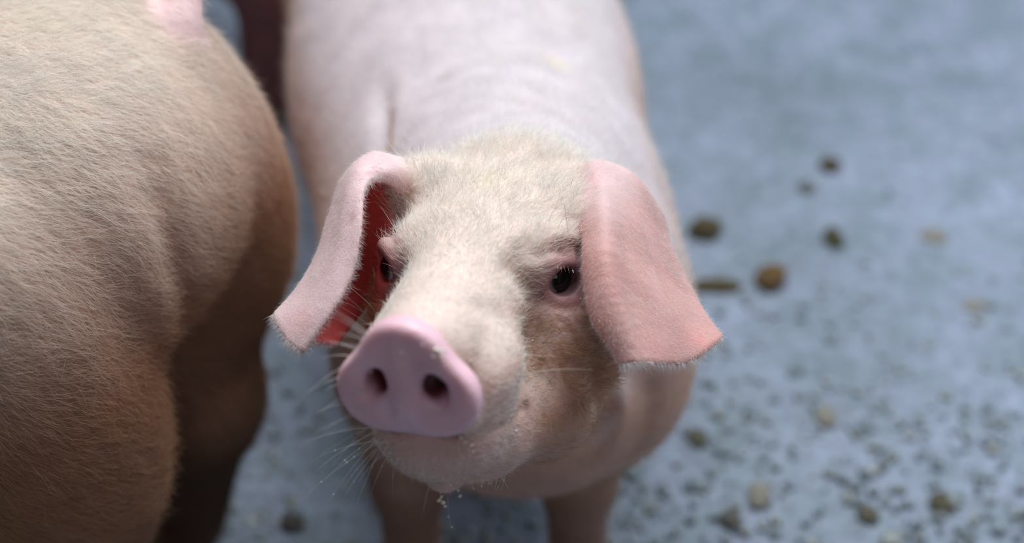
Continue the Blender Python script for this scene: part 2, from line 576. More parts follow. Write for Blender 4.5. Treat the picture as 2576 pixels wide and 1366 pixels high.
MAIN_STAINS = [
    (1125, 192, .010, (.30, .26, .25), .6), (1230, 140, .018, (.50, .46, .46), .45), (1190, 60, .02, (.52, .48, .48), .4),
    (1400, 160, .012, (.66, .60, .32), .5), (1340, 250, .03, (.62, .55, .52), .35), (1420, 300, .02, (.50, .44, .42), .35),
    (1300, 130, .03, (.60, .55, .52), .3), (1460, 60, .03, (.60, .55, .50), .35), (1350, 20, .02, (.50, .47, .46), .4),
    (960, 380, .014, (.62, .33, .25), .6), (1100, 435, .012, (.40, .36, .35), .45), (1385, 455, .012, (.42, .37, .34), .45),
    (1360, 740, .004, (.22, .07, .05), .8), (1440, 880, .012, (.56, .28, .26), .5), (1325, 1020, .005, (.30, .14, .12), .7),
    (1600, 650, .016, (.64, .36, .30), .45), (1720, 830, .014, (.70, .36, .32), .4), (1600, 800, .012, (.66, .42, .32), .4),
    (1650, 560, .010, (.66, .32, .30), .5), (1690, 740, .012, (.62, .36, .28), .45), (1560, 730, .012, (.76, .40, .36), .4),
    (1760, 850, .010, (.78, .34, .32), .6), (1640, 860, .014, (.74, .38, .36), .45), (880, 545, .004, (.30, .12, .10), .6),
    (1235, 450, .010, (.82, .76, .45), .5), (1500, 440, .008, (.80, .40, .42), .4), (750, 810, .010, (.78, .42, .40), .5),
]

def build_main():
    root = empty('pig', (-0.02, 0.95, 0))
    tag(root, 'pale pink pig facing the camera, head raised, snout up, ears flopped forward', 'pig')
    FLD = Field(axis(-.36, .26, -.172, .168, .0023, .008), axis(.50, 1.90, .545, .86, .0023, .0085), axis(-.01, .70, .425, .685, .0023, .008))
    # body, in world coordinates
    yaw = math.atan2(.118, 1)
    cy_, sy_ = math.cos(yaw), math.sin(yaw)
    MB = np.array([[cy_, sy_, 0], [-sy_, cy_, 0], [0, 0, 1.0]])
    FLD.ell((-.053, 1.26, .345), (.183, .36, .160), .05, MB)
    FLD.ell((-.008, .99, .335), (.160, .18, .165), .05, MB)
    FLD.ell((.008, .88, .300), (.135, .12, .115), .05)
    FLD.ell((-.100, 1.47, .35), (.155, .17, .150), .05, MB)
    FLD.ell((.098, .90, .31), (.062, .09, .125), .03)
    FLD.ell((-.108, .94, .31), (.058, .09, .11), .03)
    FLD.cone((-.012, .95, .40), hw(.004, -.035, -.085), .115, .082, .05)
    FLD.cone((-.002, .90, .425), hw(0, .0, -.10), .085, .05, .04)
    for sx in (-1, 1):
        x0 = (-.022 + .085) if sx > 0 else -.098
        FLD.cone((x0, .90, .25), (x0, .875, .15), .056, .036, .035)
        FLD.cone((x0, .875, .15), (x0, .86, .045), .032, .026, .02)
        hx = -.105 + sx * .09
        FLD.ell((hx, 1.49, .27), (.07, .11, .13), .04)
        FLD.cone((hx, 1.53, .22), (hx, 1.57, .15), .055, .035, .03)
        FLD.cone((hx, 1.57, .15), (hx, 1.52, .045), .031, .025, .02)
    FLD.cone((-.12, 1.63, .43), (-.125, 1.67, .36), .016, .008, .02)
    # head, in its own axes
    E = lambda c, r, k=.015, carve=False, M=HM: FLD.ell(hw(*c), r, k, M, carve)
    K = lambda a, b, ra, rb, k=.012, carve=False: FLD.cone(hw(*a), hw(*b), ra, rb, k, carve)
    E((0, -.012, -.050), (.066, .056, .070), .02)
    E((0, .006, -.020), (.048, .038, .055), .02)
    E((0, .010, -.045), (.064, .036, .038), .015)
    for s in (-1, 1):
        E((s * .054, .022, -.052), (.020, .022, .024), .014)      # where the ears grow
    K((0, .000, .000), (0, .000, .112), .040, .031, .02)
    E((0, -.018, .070), (.041, .034, .060), .02)
    for s in (-1, 1):
        E((s * .050, -.045, -.030), (.036, .052, .055), .02)      # cheek
        E((s * .0245, -.024, .084), (.0265, .029, .040), .008)      # upper lip
        E((s * .040, .016, -.004), (.018, .014, .022), .012)      # brow
        E((s * .036, -.088, -.016), (.048, .056, .062), .025)      # jowl
    K((0, -.062, -.020), (0, -.060, .090), .046, .028, .02)       # jaw
    E((0, -.063, .092), (.042, .036, .038), .022)
    for s in (-1, 1): E((s * .018, -.088, .042), (.032, .034, .052), .022)
    E((0, -.060, -.04), (.060, .060, .055), .025)
    # the snout disc: three lobes in a plate
    c0 = hw(0, 0, .142)
    sl, p = FLD.block(c0 - .065, c0 + .065)
    q = (p - HO.astype(np.float32)) @ HM.T.astype(np.float32)
    def smin(a, b, k):
        h = np.clip(.5 + .5 * (b - a) / k, 0, 1); return b * (1 - h) + a * h - k * h * (1 - h)
    circ = lambda x, y, r: np.hypot(q[..., 0] - x, q[..., 1] - y) - r
    d2 = smin(smin(circ(-.0175, -.011, .0208), circ(.0175, -.011, .0208), .014), circ(0, .013, .0205), .012)
    fz = q[..., 2] - .1415 - q[..., 1] * .06
    wz = np.abs(fz) - .003
    rd = .006
    dd = np.minimum(np.maximum(d2, wz), 0) + np.hypot(np.maximum(d2, 0), np.maximum(wz, 0)) - rd
    FLD.put(sl, dd, .004)
    E((0, -.002, .149), (.0065, .026, .006), .008)                # ridge between nostrils
    # nostrils
    for s in (-1, 1):
        Mn = np.array([[.93, s * .36, 0], [-s * .36, .93, 0], [0, 0, 1]]) @ HM
        E((s * .0245, -.004, .154), (.010, .011, .006), .006, True)
        E((s * .0190, -.004, .150), (.0066, .0118, .012), .004, True, Mn)
        K((s * .0185, -.004, .150), (s * .010, -.006, .118), .0066, .005, .004, True)
    E((0, -.034, .122), (.036, .016, .020), .008)
    # lip groove
    K((0, -.026, .152), (0, -.036, .150), .0018, .0030, .005, True)
    for s in (-1, 1):
        pts = [(0, -.043, .135), (s * .018, -.047, .125), (s * .034, -.056, .09)]
        for a, b in zip(pts[:-1], pts[1:]):
            K(a, b, .0030, .0030, .006, True)
    E((.004, -.098, .106), (.010, .006, .008), .006)              # lower lip tip
    # eye sockets, lids
    for c, o in ((EYE_R, OUT_R), (EYE_L, OUT_L)):
        E(tuple(c + o * .000), (.0155, .0155, .0155), .012)
        for rr, off, dz in ((.0165, .013, 0),):
            up = nrm(np.array([0, 1, 0]) - o * o[1]); sd = np.cross(up, o)
            Mo = np.array([sd, up, o]) @ HM
            FLD.ell(hw(*(c + o * off)), (.0114, .0094, .0115), .003, Mo, True)
            # fold above the eye and bag under it
            for hgt, rad in ((.0165, .0035), (-.0150, .0030)):
                for t in np.linspace(-1, 1, 7)[:-1]:
                    t2 = t + 1 / 3
                    A = c + sd * t * .014 + up * hgt * (1 - .45 * t * t) + o * (.009 - .003 * t * t)
                    B = c + sd * t2 * .014 + up * hgt * (1 - .45 * t2 * t2) + o * (.009 - .003 * t2 * t2)
                    K(tuple(A), tuple(B), rad, rad, .006)
    # ears
    L_, R_ = ear_rows()
    GL, GR = sheet_grid(L_), sheet_grid(R_)
    tl = np.full(GL.shape[:2], .0026); tl[:12] = .0036
    FLD.sheet(GL, tl, .006)
    tr_ = np.full(GR.shape[:2], .0026); tr_[:12] = .0045; tr_[:, :5] = .0030
    FLD.sheet(GR, tr_, .006)
    FLD.cone(P(920, 452, .958), P(975, 428, .968), .0048, .0055, .010)
    FLD.cone(P(1008, 446, .985), P(1080, 462, 1.0), .0085, .020, .016)
    FLD.cone(P(1478, 462, .99), P(1420, 480, 1.0), .008, .020, .016)
    V, F = FLD.mesh(2)
    bv = tree_of(V, F)
    Nv = vnormals(mesh_np('t', V, F))
    V = strokes(V, Nv, bv, MAIN_FOLDS)
    Nv = vnormals(mesh_np('t', V, F))
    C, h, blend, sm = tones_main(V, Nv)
    r, u, f = h.T
    # ear membership
    def near(G, rad):
        bv = BVHTree.FromPolygons([tuple(v) for v in G.reshape(-1, 3)],
            [(i * G.shape[1] + j, i * G.shape[1] + j + 1, (i + 1) * G.shape[1] + j + 1, (i + 1) * G.shape[1] + j)
             for i in range(G.shape[0] - 1) for j in range(G.shape[1] - 1)])
        o = np.zeros(len(V)); side = np.zeros(len(V))
        sel = np.where((V > G.reshape(-1, 3).min(0) - .01).all(1) & (V < G.reshape(-1, 3).max(0) + .01).all(1))[0]
        for i in sel:
            rr = bv.find_nearest(V[i].tolist(), rad)
            if rr[3] is not None:
                o[i] = 1 - max(rr[3] - .003, 0) / (rad - .003)
                side[i] = np.dot(rr[1], Nv[i])
        return np.clip(o * 1.5, 0, 1), side
    eL, sL = near(GL, .008); eR, sR = near(GR, .008)
    ear = np.maximum(eL, eR)
    blend((0.63, 0.365, 0.34), eR)
    blend((0.50, 0.24, 0.20), eR * np.clip(wobble(V * np.array([1, 1, .35]), 150, 4), 0, 1) * .5)
    blend((0.78, 0.62, 0.63), eR * sm(u, .022, .050) * .7)
    blend((0.81, 0.59, 0.60), eL)
    disc = sm(f, .128, .137) * sm(u, -.060, -.044)
    blend((0.92, 0.59, 0.67), disc)
    for s in (-1, 1):
        dn = np.sqrt(((r - s * .016) / .012) ** 2 + ((u + .004) / .014) ** 2)
        blend((0.20, 0.04, 0.06), (1 - sm(dn, .45, 1.0)) * sm(f, .10, .115) * (1 - sm(f, .1415, .1475)))
        c = EYE_R if s > 0 else EYE_L
        de = np.linalg.norm(h - (c + (OUT_R if s > 0 else OUT_L) * .010), axis=1)
        blend((0.52, 0.26, 0.26), (1 - sm(de, .014, .042)) * .85)
        blend((0.14, 0.06, 0.07), (1 - sm(de, .0120, .0185)) * .85)
    # inner ear (concave side) and temple beneath painted red, light shining through the ear
    innerL = eL * (sL_sign(GL, V, Nv, sL)) * (1 - sm(u, .042, .052))
    blend((0.72, 0.09, 0.08), innerL * .95)
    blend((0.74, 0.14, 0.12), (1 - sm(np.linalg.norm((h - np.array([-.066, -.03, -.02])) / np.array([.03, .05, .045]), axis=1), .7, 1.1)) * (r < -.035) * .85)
    stains(V, C, bv, MAIN_STAINS)
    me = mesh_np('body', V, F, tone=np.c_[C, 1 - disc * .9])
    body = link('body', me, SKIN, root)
    for s in (-1, 1):
        hoof(root, (.063 if s > 0 else -.098, .852, 0), (0, -1))
        hoof(root, (-.105 + s * .09, 1.515, 0), (0, -1))
    eyes(root)
    return root, body, V, F, Nv, h, ear, eL, eR, disc, innerL

def sL_sign(G, V, Nv, side):
    return (side * SIDE_SIGN > 0.2).astype(float)
SIDE_SIGN = -1.0

def eyes(root):
    m, n, l, b = mat('dark_eye')
    at = n.new('ShaderNodeAttribute'); at.attribute_name = 'tone'
    l.new(at.outputs['Color'], b.inputs['Base Color'])
    b.inputs['Roughness'].default_value = 0.05
    b.inputs['Specular IOR Level'].default_value = 0.4
    for c, o in ((EYE_R, OUT_R), (EYE_L, OUT_L)):
        up = nrm(np.array([0, 1, 0]) - o * o[1]); sd = np.cross(up, o)
        nu, nv = 40, 28
        V, T = [], []
        gz = nrm(o + sd * (.30 if o[0] > 0 else -.30))
        for i in range(nv + 1):
            th = math.pi * i / nv
            for j in range(nu):
                ph = 2 * math.pi * j / nu
                d = math.cos(th) * o + math.sin(th) * (math.cos(ph) * sd + math.sin(ph) * up)
                a = math.acos(max(-1, min(1, float(d @ gz))))
                rad = .0130 + .0006 * max(0, 1 - a / .75)
                V.append(hw(*(c + d * rad)))
                T.append((.003, .003, .004) if a < .50 else (.010, .007, .007) if a < .78 else (.42, .36, .38) if a > .86 else (.05, .04, .04))
        F = [(i * nu + j, (i + 1) * nu + j, (i + 1) * nu + (j + 1) % nu, i * nu + (j + 1) % nu) for i in range(nv) for j in range(nu)]
        link('eye', mesh_np('eye', np.array(V), F, tone=np.array(T)), m, root)

main = build_main()

# ------------------------------------------------------------------ a whole pig seen in part, on its own axes
def plain_pig(name, origin, heading, scale, hind, fore, fine, tone, leg_r=1.0,
              hams=(((.13, .086, .34), (.13, .08, .17)), ((.13, -.086, .34), (.13, .08, .17))), tail=True, tail_path=(), folds=(), spots=()):
    """origin: point on the floor under the tail; heading: unit vector towards its head"""
    root = empty(name, (origin[0], origin[1], 0))
    hx = nrm([heading[0], heading[1], 0]); hy = np.array([-hx[1], hx[0], 0.]); hz = np.array([0, 0, 1.])
    M = np.array([hx, hy, hz])
    O = np.array([origin[0], origin[1], 0.])
    Wd = lambda x, y, z: O + scale * (x * hx + y * hy + z * hz)
    pts = np.array([Wd(x, y, z) for x in (-.14, 1.30) for y in (-.24, .24) for z in (0, .70)])
    lo, hi = pts.min(0), pts.max(0)
    FL = Field(*[np.arange(lo[a], hi[a], fine) for a in range(3)])
    E = lambda c, r, k=.04, carve=False: FL.ell(Wd(*c), np.array(r) * scale, k, M, carve)
    K = lambda a, b, ra, rb, k=.03, carve=False: FL.cone(Wd(*a), Wd(*b), ra * scale, rb * scale, k, carve)
    E((.150, -.01, .430), (.168, .160, .130))
    E((.30, -.01, .420), (.20, .164, .140))
    E((.50, 0, .385), (.40, .170, .170))
    E((.82, 0, .390), (.20, .150, .165))
    for s, (hxo, hyo), (hc, hr) in zip((1, -1), hind, hams):
        E(hc, hr, .020)
        K((.135 + hxo, hc[1], .30), (.055 + hxo, s * (.105 + hyo), .20), .10, .052 * leg_r, .05)
        K((.055 + hxo, s * (.105 + hyo), .20), (.085 + hxo, s * (.105 + hyo), .05), .045 * leg_r, .033 * leg_r, .03)
    for s, (fxo, fyo) in zip((1, -1), fore):
        E((.84, s * .10, .32), (.10, .06, .13), .03)
        K((.84, s * .10, .28), (.86 + fxo, s * (.10 + fyo), .16), .062, .038 * leg_r, .03)
        K((.86 + fxo, s * (.10 + fyo), .16), (.86 + fxo, s * (.10 + fyo), .05), .036 * leg_r, .029 * leg_r, .02)
    # neck and head, lowered
    K((.92, 0, .40), (1.06, 0, .40), .14, .095, .05)
    E((1.09, 0, .39), (.085, .075, .075), .03)
    K((1.10, 0, .375), (1.22, 0, .33), .052, .034, .03)
    E((1.225, 0, .328), (.012, .036, .034), .006)
    K((1.07, 0, .34), (1.18, 0, .30), .045, .024, .03)
    for s in (-1, 1):
        K((1.23, s * .015, .330), (1.25, s * .015, .333), .006, .007, .004, True)
        K((1.05, s * .075, .445), (1.10, s * .115, .40), .020, .013, .02)
        K((1.10, s * .115, .40), (1.14, s * .110, .34), .014, .005, .02)
        E((1.13, s * .058, .400), (.008, .006, .008), .006, True)
    if tail: K((.02, -.03, .50), (-.01, -.06, .465), .016 , .011, .02)
    if tail: K((-.01, -.06, .465), (-.012, -.08, .40), .010, .006, .012)
    for (a_, ra), (b_, rb) in zip(tail_path[:-1], tail_path[1:]): FL.cone(a_, b_, ra, rb, .010)
    V, F = FL.mesh(3)
    Nv = vnormals(mesh_np('t', V, F))
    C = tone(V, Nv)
    if folds:
        bv = tree_of(V, F)
        V = strokes(V, Nv, bv, folds)
        Nv = vnormals(mesh_np('t', V, F))
        stains(V, C, bv, spots)
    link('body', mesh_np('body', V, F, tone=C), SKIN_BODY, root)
    for s in (-1, 1):
        q = Wd(1.133, s * .058, .402)
        ev = [q + .010 * scale * np.array([math.sin(t) * math.cos(p_), math.sin(t) * math.sin(p_), math.cos(t)])
              for t in np.linspace(0, math.pi, 9) for p_ in np.linspace(0, 2 * math.pi, 12, endpoint=False)]
        ef = [(i * 12 + j, (i + 1) * 12 + j, (i + 1) * 12 + (j + 1) % 12, i * 12 + (j + 1) % 12) for i in range(8) for j in range(12)]
        link('eye', mesh_np('eye', np.array(ev), ef), DARK, root)
    for s, (a, b) in zip((1, -1), hind):
        hoof(root, Wd(.09 + a, s * (.105 + b), 0), hx, scale)
    for s, (a, b) in zip((1, -1), fore):
        hoof(root, Wd(.865 + a, s * (.10 + b), 0), hx, scale)
    return root, V, F, Nv
DARK = plain_mat('black_eye', (.01, .008, .008), .08)

TAIL = [((-.252, .89, .585), .020), (P(452, 60, 1.075), .0150), (P(458, -5, 1.08), .0135), (P(470, -70, 1.08), .0110), (P(505, -105, 1.08), .0085), (P(540, -75, 1.09), .0075), (P(535, -35, 1.10), .0060)]
def tail_near(V):
    T = catmull(np.array([np.array(q[0], float) for q in TAIL]), 30)[6:]
    out = np.full(len(V), 1.0)
    for t in T: out = np.minimum(out, np.linalg.norm(V - t, axis=1))
    return out
def tone_shaded_tan(V, Nv):
    C = np.tile(np.array([.42, .205, .125]), (len(V), 1))
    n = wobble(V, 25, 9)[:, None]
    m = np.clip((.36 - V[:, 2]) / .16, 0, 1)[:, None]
    C = C * (1 - m) + np.array([.20, .075, .06]) * m  # legs and lower hams darkened, shade painted into the skin
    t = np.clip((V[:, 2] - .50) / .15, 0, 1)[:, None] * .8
    C = C * (1 - t) + np.array([.74, .60, .52]) * t  # back painted paler, overhead light put into the skin
    k = np.clip((.034 - tail_near(V)) / .012, 0, 1)[:, None]
    C = C * (1 - k) + np.array([.80, .56, .56]) * k
    return np.clip(C * (1 + .05 * n), 0, 1)
def tone_shaded_pink(V, Nv):
    C = np.tile(np.array([.74, .48, .46]), (len(V), 1))
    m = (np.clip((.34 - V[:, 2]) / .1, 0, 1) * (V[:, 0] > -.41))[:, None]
    C = C * (1 - m) + np.array([.26, .09, .08]) * m  # near leg painted dark maroon, its shade put into the colour
    return C

pigB = plain_pig('pig', (-.228, .825), (-1, .15), 1.2, ((.065, .0), (.008, -.055)), ((0, 0), (.03, 0)), .007, tone_shaded_tan,
                 hams=(((.165, .105, .35), (.155, .098, .200)), ((.130, -.080, .37), (.155, .083, .19))), tail=False,
                 tail_path=TAIL,
                 folds=[([(372, 430), (420, 600), (450, 760)], .016, -.014), ([(335, 480), (385, 620), (405, 760), (400, 900)], .022, .008)],
                 spots=[(260, 60, .012, (.42, .34, .22), .6), (110, 60, .014, (.50, .44, .26), .4), (20, 190, .02, (.62, .56, .58), .5)])
tag(pigB[0], 'tan bristly pig seen from its rump side, beside the pig that looks up', 'pig')
pigC = plain_pig('pig', (-.305, 1.79), (-1, .0), 1.15, ((-.06, .0), (.17, .0)), ((0, 0), (.03, 0)), .009, tone_shaded_pink, leg_r=1.25)
tag(pigC[0], 'pig standing behind, only its hind legs in the picture', 'pig')

# ------------------------------------------------------------------ fur
def main_fur():
    root, body, V, F, Nv, h, ear, eL, eR, disc, innerL = main
    r, u, f = h.T
    sn = seen(V, Nv)
    isear = np.maximum(eL, eR) > .35
    headw = np.clip((f + .13) / .03, 0, 1)
    eyed = np.minimum(np.linalg.norm(h - (EYE_R + OUT_R * .01), axis=1), np.linalg.norm(h - (EYE_L + OUT_L * .01), axis=1))
    bare = (disc < .2) & (eyed > .019)
    lowl = ((f > .03) & (u < -.05)) | (u < -.085)
    chin = (f > .075) & (u < -.052)
    wt = sn * np.clip((eyed - .017) / .016, 0, 1) * headw * bare * ~isear * np.where(chin, .9, np.where(lowl, .28, 1))
    def flow(p):
        q = hl(p)
        # away from the snout, up over the brow and out over the cheek
        v = -HF[None] * 1.0 + HR[None] * (q[:, :1] * 6) + HU[None] * (np.clip(q[:, 1:2], -.1, .05) * 8)
        return v
    def face_col(p):
        q = hl(p)
        top = np.clip((q[:, 1] - (-.026)) / .026, 0, 1)
        cheek = np.clip((np.abs(q[:, 0]) - .030) / .012, 0, 1) * np.clip((.060 - q[:, 2]) / .012, 0, 1) * (1 - top)
        low = np.clip((-.070 - q[:, 1]) / .02, 0, 1)
        cheek = np.maximum(cheek, low * .6)
        c = CREAM + (WHITE - CREAM) * rng.random((len(p), 1))
        c = c * (1 - cheek[:, None]) + TAN * cheek[:, None]
        dk = rng.random(len(p)) < .07 * cheek * (1 - low)
        c[dk] = (.30, .17, .10)
        return c
    L = lambda p: np.interp(hl(p)[:, 2], [-.1, -.02, .04, .08, .13], [.016, .0145, .0095, .006, .005])
    fur('face_fur', V, F, Nv, wt, 38000, flow, L, .42, .0001, face_col, root, spread=.36, curl=.22)
    wt = sn * isear * (innerL < .5)
    fur('ear_fur', V, F, Nv, wt, 12000, lambda p: np.tile(np.array([.1, -.3, -1.0]), (len(p), 1)), .005, .35, .00005, WHITE, root, spread=.4, curl=.2)
    wt = sn * (1 - headw) * ~isear
    fur('back_fur', V, F, Nv, wt, 26000, lambda p: np.tile(np.array([0, 1.0, -.3]), (len(p), 1)), .014, .35, .00009, lambda p: WHITE * np.clip((p[:, 2:3] - .30) / .15, 0, 1) + TAN * np.clip(1 - (p[:, 2:3] - .30) / .15, 0, 1), root, spread=.3)  # body hair browns lower down, flank shade painted in
def ear_fringe():
    root = main[0]
    L_, R_ = ear_rows()
    R0, D0, Ln = [], [], []
    for G, front, back in ((sheet_grid(L_), 0, -1), (sheet_grid(R_), 14, -1)):
        m, n = G.shape[:2]
        nv = np.cross(np.gradient(G, axis=0), np.gradient(G, axis=1)); nv /= np.linalg.norm(nv, axis=2, keepdims=True) + 1e-9
        def edge(sel, out, cnt, ln):
            P_ = G[sel]; O_ = out / np.linalg.norm(out, axis=1, keepdims=True); N_ = nv[sel]
            k = rng.integers(0, len(P_) - 1, cnt); t = rng.random((cnt, 1))
            p = P_[k] * (1 - t) + P_[k + 1] * t + N_[k] * rng.uniform(-.0024, .0024, (cnt, 1)) + O_[k] * .001
            R0.append(p); D0.append(nrm_rows(O_[k] + rng.normal(size=(cnt, 3)) * .45)); Ln.append(rng.uniform(.4, 1.2, cnt) * ln)
        edge((slice(10, None), front), G[10:, front] - G[10:, front + 3], 1100, .0042)
        edge((slice(30, None), back), G[30:, back] - G[30:, back - 3], 500, .004)
        edge((-1, slice(None)), G[-1] - G[-4], 1600, .0046)
    R0, D0, Ln = np.concatenate(R0), np.concatenate(D0), np.concatenate(Ln)
    hairs('ear_fringe', R0, D0, rng.normal(size=R0.shape) * .3 + np.array([0, 0, -.3]), Ln, .00006, np.array([.96, .90, .88]), root)
def pigB_fur():
    root, V, F, Nv = pigB
    sn = seen(V, Nv)
    def pb_col(p):
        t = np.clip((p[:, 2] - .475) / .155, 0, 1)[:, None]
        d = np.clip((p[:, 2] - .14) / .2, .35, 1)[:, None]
        return np.array([.56, .32, .19]) * (1 - t) * d + np.array([.97, .93, .86]) * t  # hair paler on top and darker below, light and shade painted in
    fl = lambda p: np.tile(np.array([1.0, .1, -.45]), (len(p), 1)) + np.c_[np.zeros((len(p), 2)), -np.clip(.5 - p[:, 2], 0, .4) * 2.0]
    sn = sn * np.where(tail_near(V) < .030, .06, 1)
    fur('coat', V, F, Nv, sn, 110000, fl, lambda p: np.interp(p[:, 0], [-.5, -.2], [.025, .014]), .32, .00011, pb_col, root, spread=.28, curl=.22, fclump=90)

# ------------------------------------------------------------------ long whiskers, each placed by root, bend and tip
def whiskers():
    root, body, V, F, Nv, h = main[:6]
    bv = tree_of(V, F)
    items = []   # root px, tip px, sag, radius, colour, tip depth change
    W = WHITE
    A = [((943, 779), (875, 718)), ((930, 799), (864, 740)), ((921, 792), (868, 759)), ((914, 832), (838, 779)), ((908, 838), (846, 797)),
         ((925, 815), (850, 768)), ((900, 850), (842, 838)), ((884, 876), (805, 852)), ((880, 870), (822, 862))]
    items += [(a, b, 4, .00022, W, -.01) for a, b in A]
    B = [((866, 898), (801, 902)), ((862, 924), (756, 1002)), ((860, 950), (770, 990)), ((858, 968), (810, 988)), ((862, 1004), (803, 1041)),
         ((868, 1018), (790, 1040)), ((880, 1045), (800, 1100)), ((884, 1050), (782, 1096))]
    items += [(a, b, 10, .00016, W, .01) for a, b in B]
    for a, b in [((892, 1080), (760, 1115)), ((900, 1085), (781, 1108)), ((905, 1092), (776, 1168)), ((912, 1108), (787, 1190)), ((925, 1118), (815, 1208)),
                 ((932, 1126), (826, 1262)), ((950, 1134), (857, 1264)), ((945, 1160), (892, 1282)), ((990, 1168), (986, 1256)), ((930, 1130), (770, 1244)),
                 ((1085, 1205), (1060, 1310)), ((915, 1120), (800, 1150)), ((940, 1140), (860, 1230)), ((905, 1100), (830, 1180)), ((960, 1150), (900, 1215)),
                 ((925, 1128), (868, 1170)), ((970, 1160), (930, 1250))]:
        items.append((a, b, 14, .00013, W, .02))
    items += [((1306, 890), (1402, 896), -3, .0002, CREAM, -.005), ((1306, 945), (1495, 930), 14, .0002, CREAM, .0), ((1300, 846), (1346, 857), 0, .0002, CREAM, 0)]
    for a, b in [((996, 550), (928, 472)), ((998, 545), (943, 467)), ((1006, 540), (967, 420)), ((1014, 520), (985, 480)), ((1018, 530), (1013, 465)),
                 ((1008, 600), (955, 515)), ((1012, 535), (975, 450)), ((1004, 530), (950, 490)), ((1020, 520), (1000, 450)), ((1000, 560), (935, 500))]:
        items.append((a, b, 3, .00016, CREAM, -.01))
    for a, b in [((1440, 590), (1480, 530)), ((1430, 580), (1478, 535)), ((1405, 570), (1445, 505)), ((1420, 575), (1450, 520)), ((1445, 600), (1490, 560)),
                 ((1380, 560), (1400, 510)), ((1450, 610), (1482, 575)), ((1368, 640), (1385, 610))]:
        items.append((a, b, 4, .00016, CREAM, -.012))
    for a, b in [((1429, 585), (1416, 489)), ((1474, 851), (1420, 770)), ((1494, 937), (1474, 851)), ((1436, 470), (1444, 440)), ((1470, 860), (1440, 800)),
                 ((1412, 600), (1418, 578)), ((1455, 610), (1440, 596)), ((960, 556), (985, 540))]:
        items.append((a, b, 4, .00013, BLACK, -.004))
    for a, b in [((1410, 668), (1414, 690)), ((1418, 668), (1424, 688)), ((1428, 670), (1434, 692)), ((1438, 674), (1446, 694)), ((1402, 668), (1404, 684))]:
        items.append((a, b, 0, .00006, TAN, -.004))
    for i in range(24):
        x = rng.uniform(1180, 1400); items.append(((x, 1205), (x + rng.uniform(-14, 20), 1205 + rng.uniform(15, 40)), 0, .0001, CREAM, .0))
    R0, Dv, Cv, Ln, Cl, Rd = [], [], [], [], [], []
    for a, b, sag, rad, col, dz in items:
        r0 = None
        for k in np.linspace(0, 1, 14):       # the first point inward from the given root that lies on the skin
            q = (a[0] + (a[0] - b[0]) * .5 * k, a[1] + (a[1] - b[1]) * .5 * k)
            r0 = hit(bv, *q)
            if r0 is not None and (r0 - CAM) @ FWD < 1.02: break
            r0 = None
        if r0 is None: continue
        d = (r0 - CAM) @ FWD + dz
        tip = P(b[0], b[1], d)
        v = tip - r0
        L = np.linalg.norm(v)
        cv = UP * sag / F_PX
        R0.append(r0 - .0015 * v / L); Dv.append((v + cv * 2) / L); Cv.append(-cv * 2 / L); Ln.append(L); Cl.append(col); Rd.append(rad)
    Rd = np.array(Rd)
    for nm, sel in (('whiskers', Rd >= .00015), ('fine_whiskers', Rd < .00015)):
        g = lambda q: np.array(q)[sel]
        hairs(nm, g(R0), g(Dv), g(Cv), g(Ln), float(Rd[sel].mean()), g(Cl), root, pts=9)
    # meal dust and flakes stuck to the snout and chin
    mb_v, mb_f = [], []
    def crumb(c, r, flat=1.0):
        b0 = len(mb_v)
        ph = (1 + 5 ** .5) / 2
        ic = nrm_rows(np.array([(-1, ph, 0), (1, ph, 0), (-1, -ph, 0), (1, -ph, 0), (0, -1, ph), (0, 1, ph), (0, -1, -ph), (0, 1, -ph), (ph, 0, -1), (ph, 0, 1), (-ph, 0, -1), (-ph, 0, 1)], float))
        ic = ic * rng.uniform(.7, 1.3, (12, 1)) * np.array([1, rng.uniform(.6, 1.4) , flat])
        th = rng.uniform(0, 6.28); ro = np.array([[math.cos(th), -math.sin(th), 0], [math.sin(th), math.cos(th), 0], [0, 0, 1]])
        mb_v.extend(np.asarray(c) + ic @ ro * r)
        for t in [(0, 11, 5), (0, 5, 1), (0, 1, 7), (0, 7, 10), (0, 10, 11), (1, 5, 9), (5, 11, 4), (11, 10, 2), (10, 7, 6), (7, 1, 8), (3, 9, 4), (3, 4, 2), (3, 2, 6), (3, 6, 8), (3, 8, 9), (4, 9, 5), (2, 4, 11), (6, 2, 10), (8, 6, 7), (9, 8, 1)]:
            mb_f.append([b0 + i for i in t])
    edge = catmull(np.array([(900, 1098), (960, 1145), (1020, 1182), (1090, 1212), (1150, 1218)], float), 60)
    for i in range(260):
        q = edge[rng.integers(60)] + rng.normal(size=2) * (16, 9) + (4, -8)
        c = hit(bv, *q)
        if c is not None: crumb(c, rng.uniform(.0002, .0008))
    # a thread of drool with wet meal on it
    lip = hit(bv, 1122, 1214)
    if lip is not None:
        d = (lip - CAM) @ FWD
        for k_, (x, y, r) in enumerate([(1110, 1250, .0010), (1104, 1258, .0014), (1114, 1264, .0016), (1120, 1274, .0012), (1108, 1240, .0006), (1152, 1234, .0012), (1157, 1248, .0012), (1128, 1300, .0005), (1136, 1326, .0005)]):
            crumb(P(x, y, d), r, .7)
        q = P(1134, 1340, d)
        hairs('drool_thread', np.array([lip, lip + .001]), np.array([(q - lip) / np.linalg.norm(q - lip), (P(1156, 1250, d) - lip) / .012]), np.zeros((2, 3)), np.array([np.linalg.norm(q - lip), .012]), .00006, WHITE, root, kind=None)
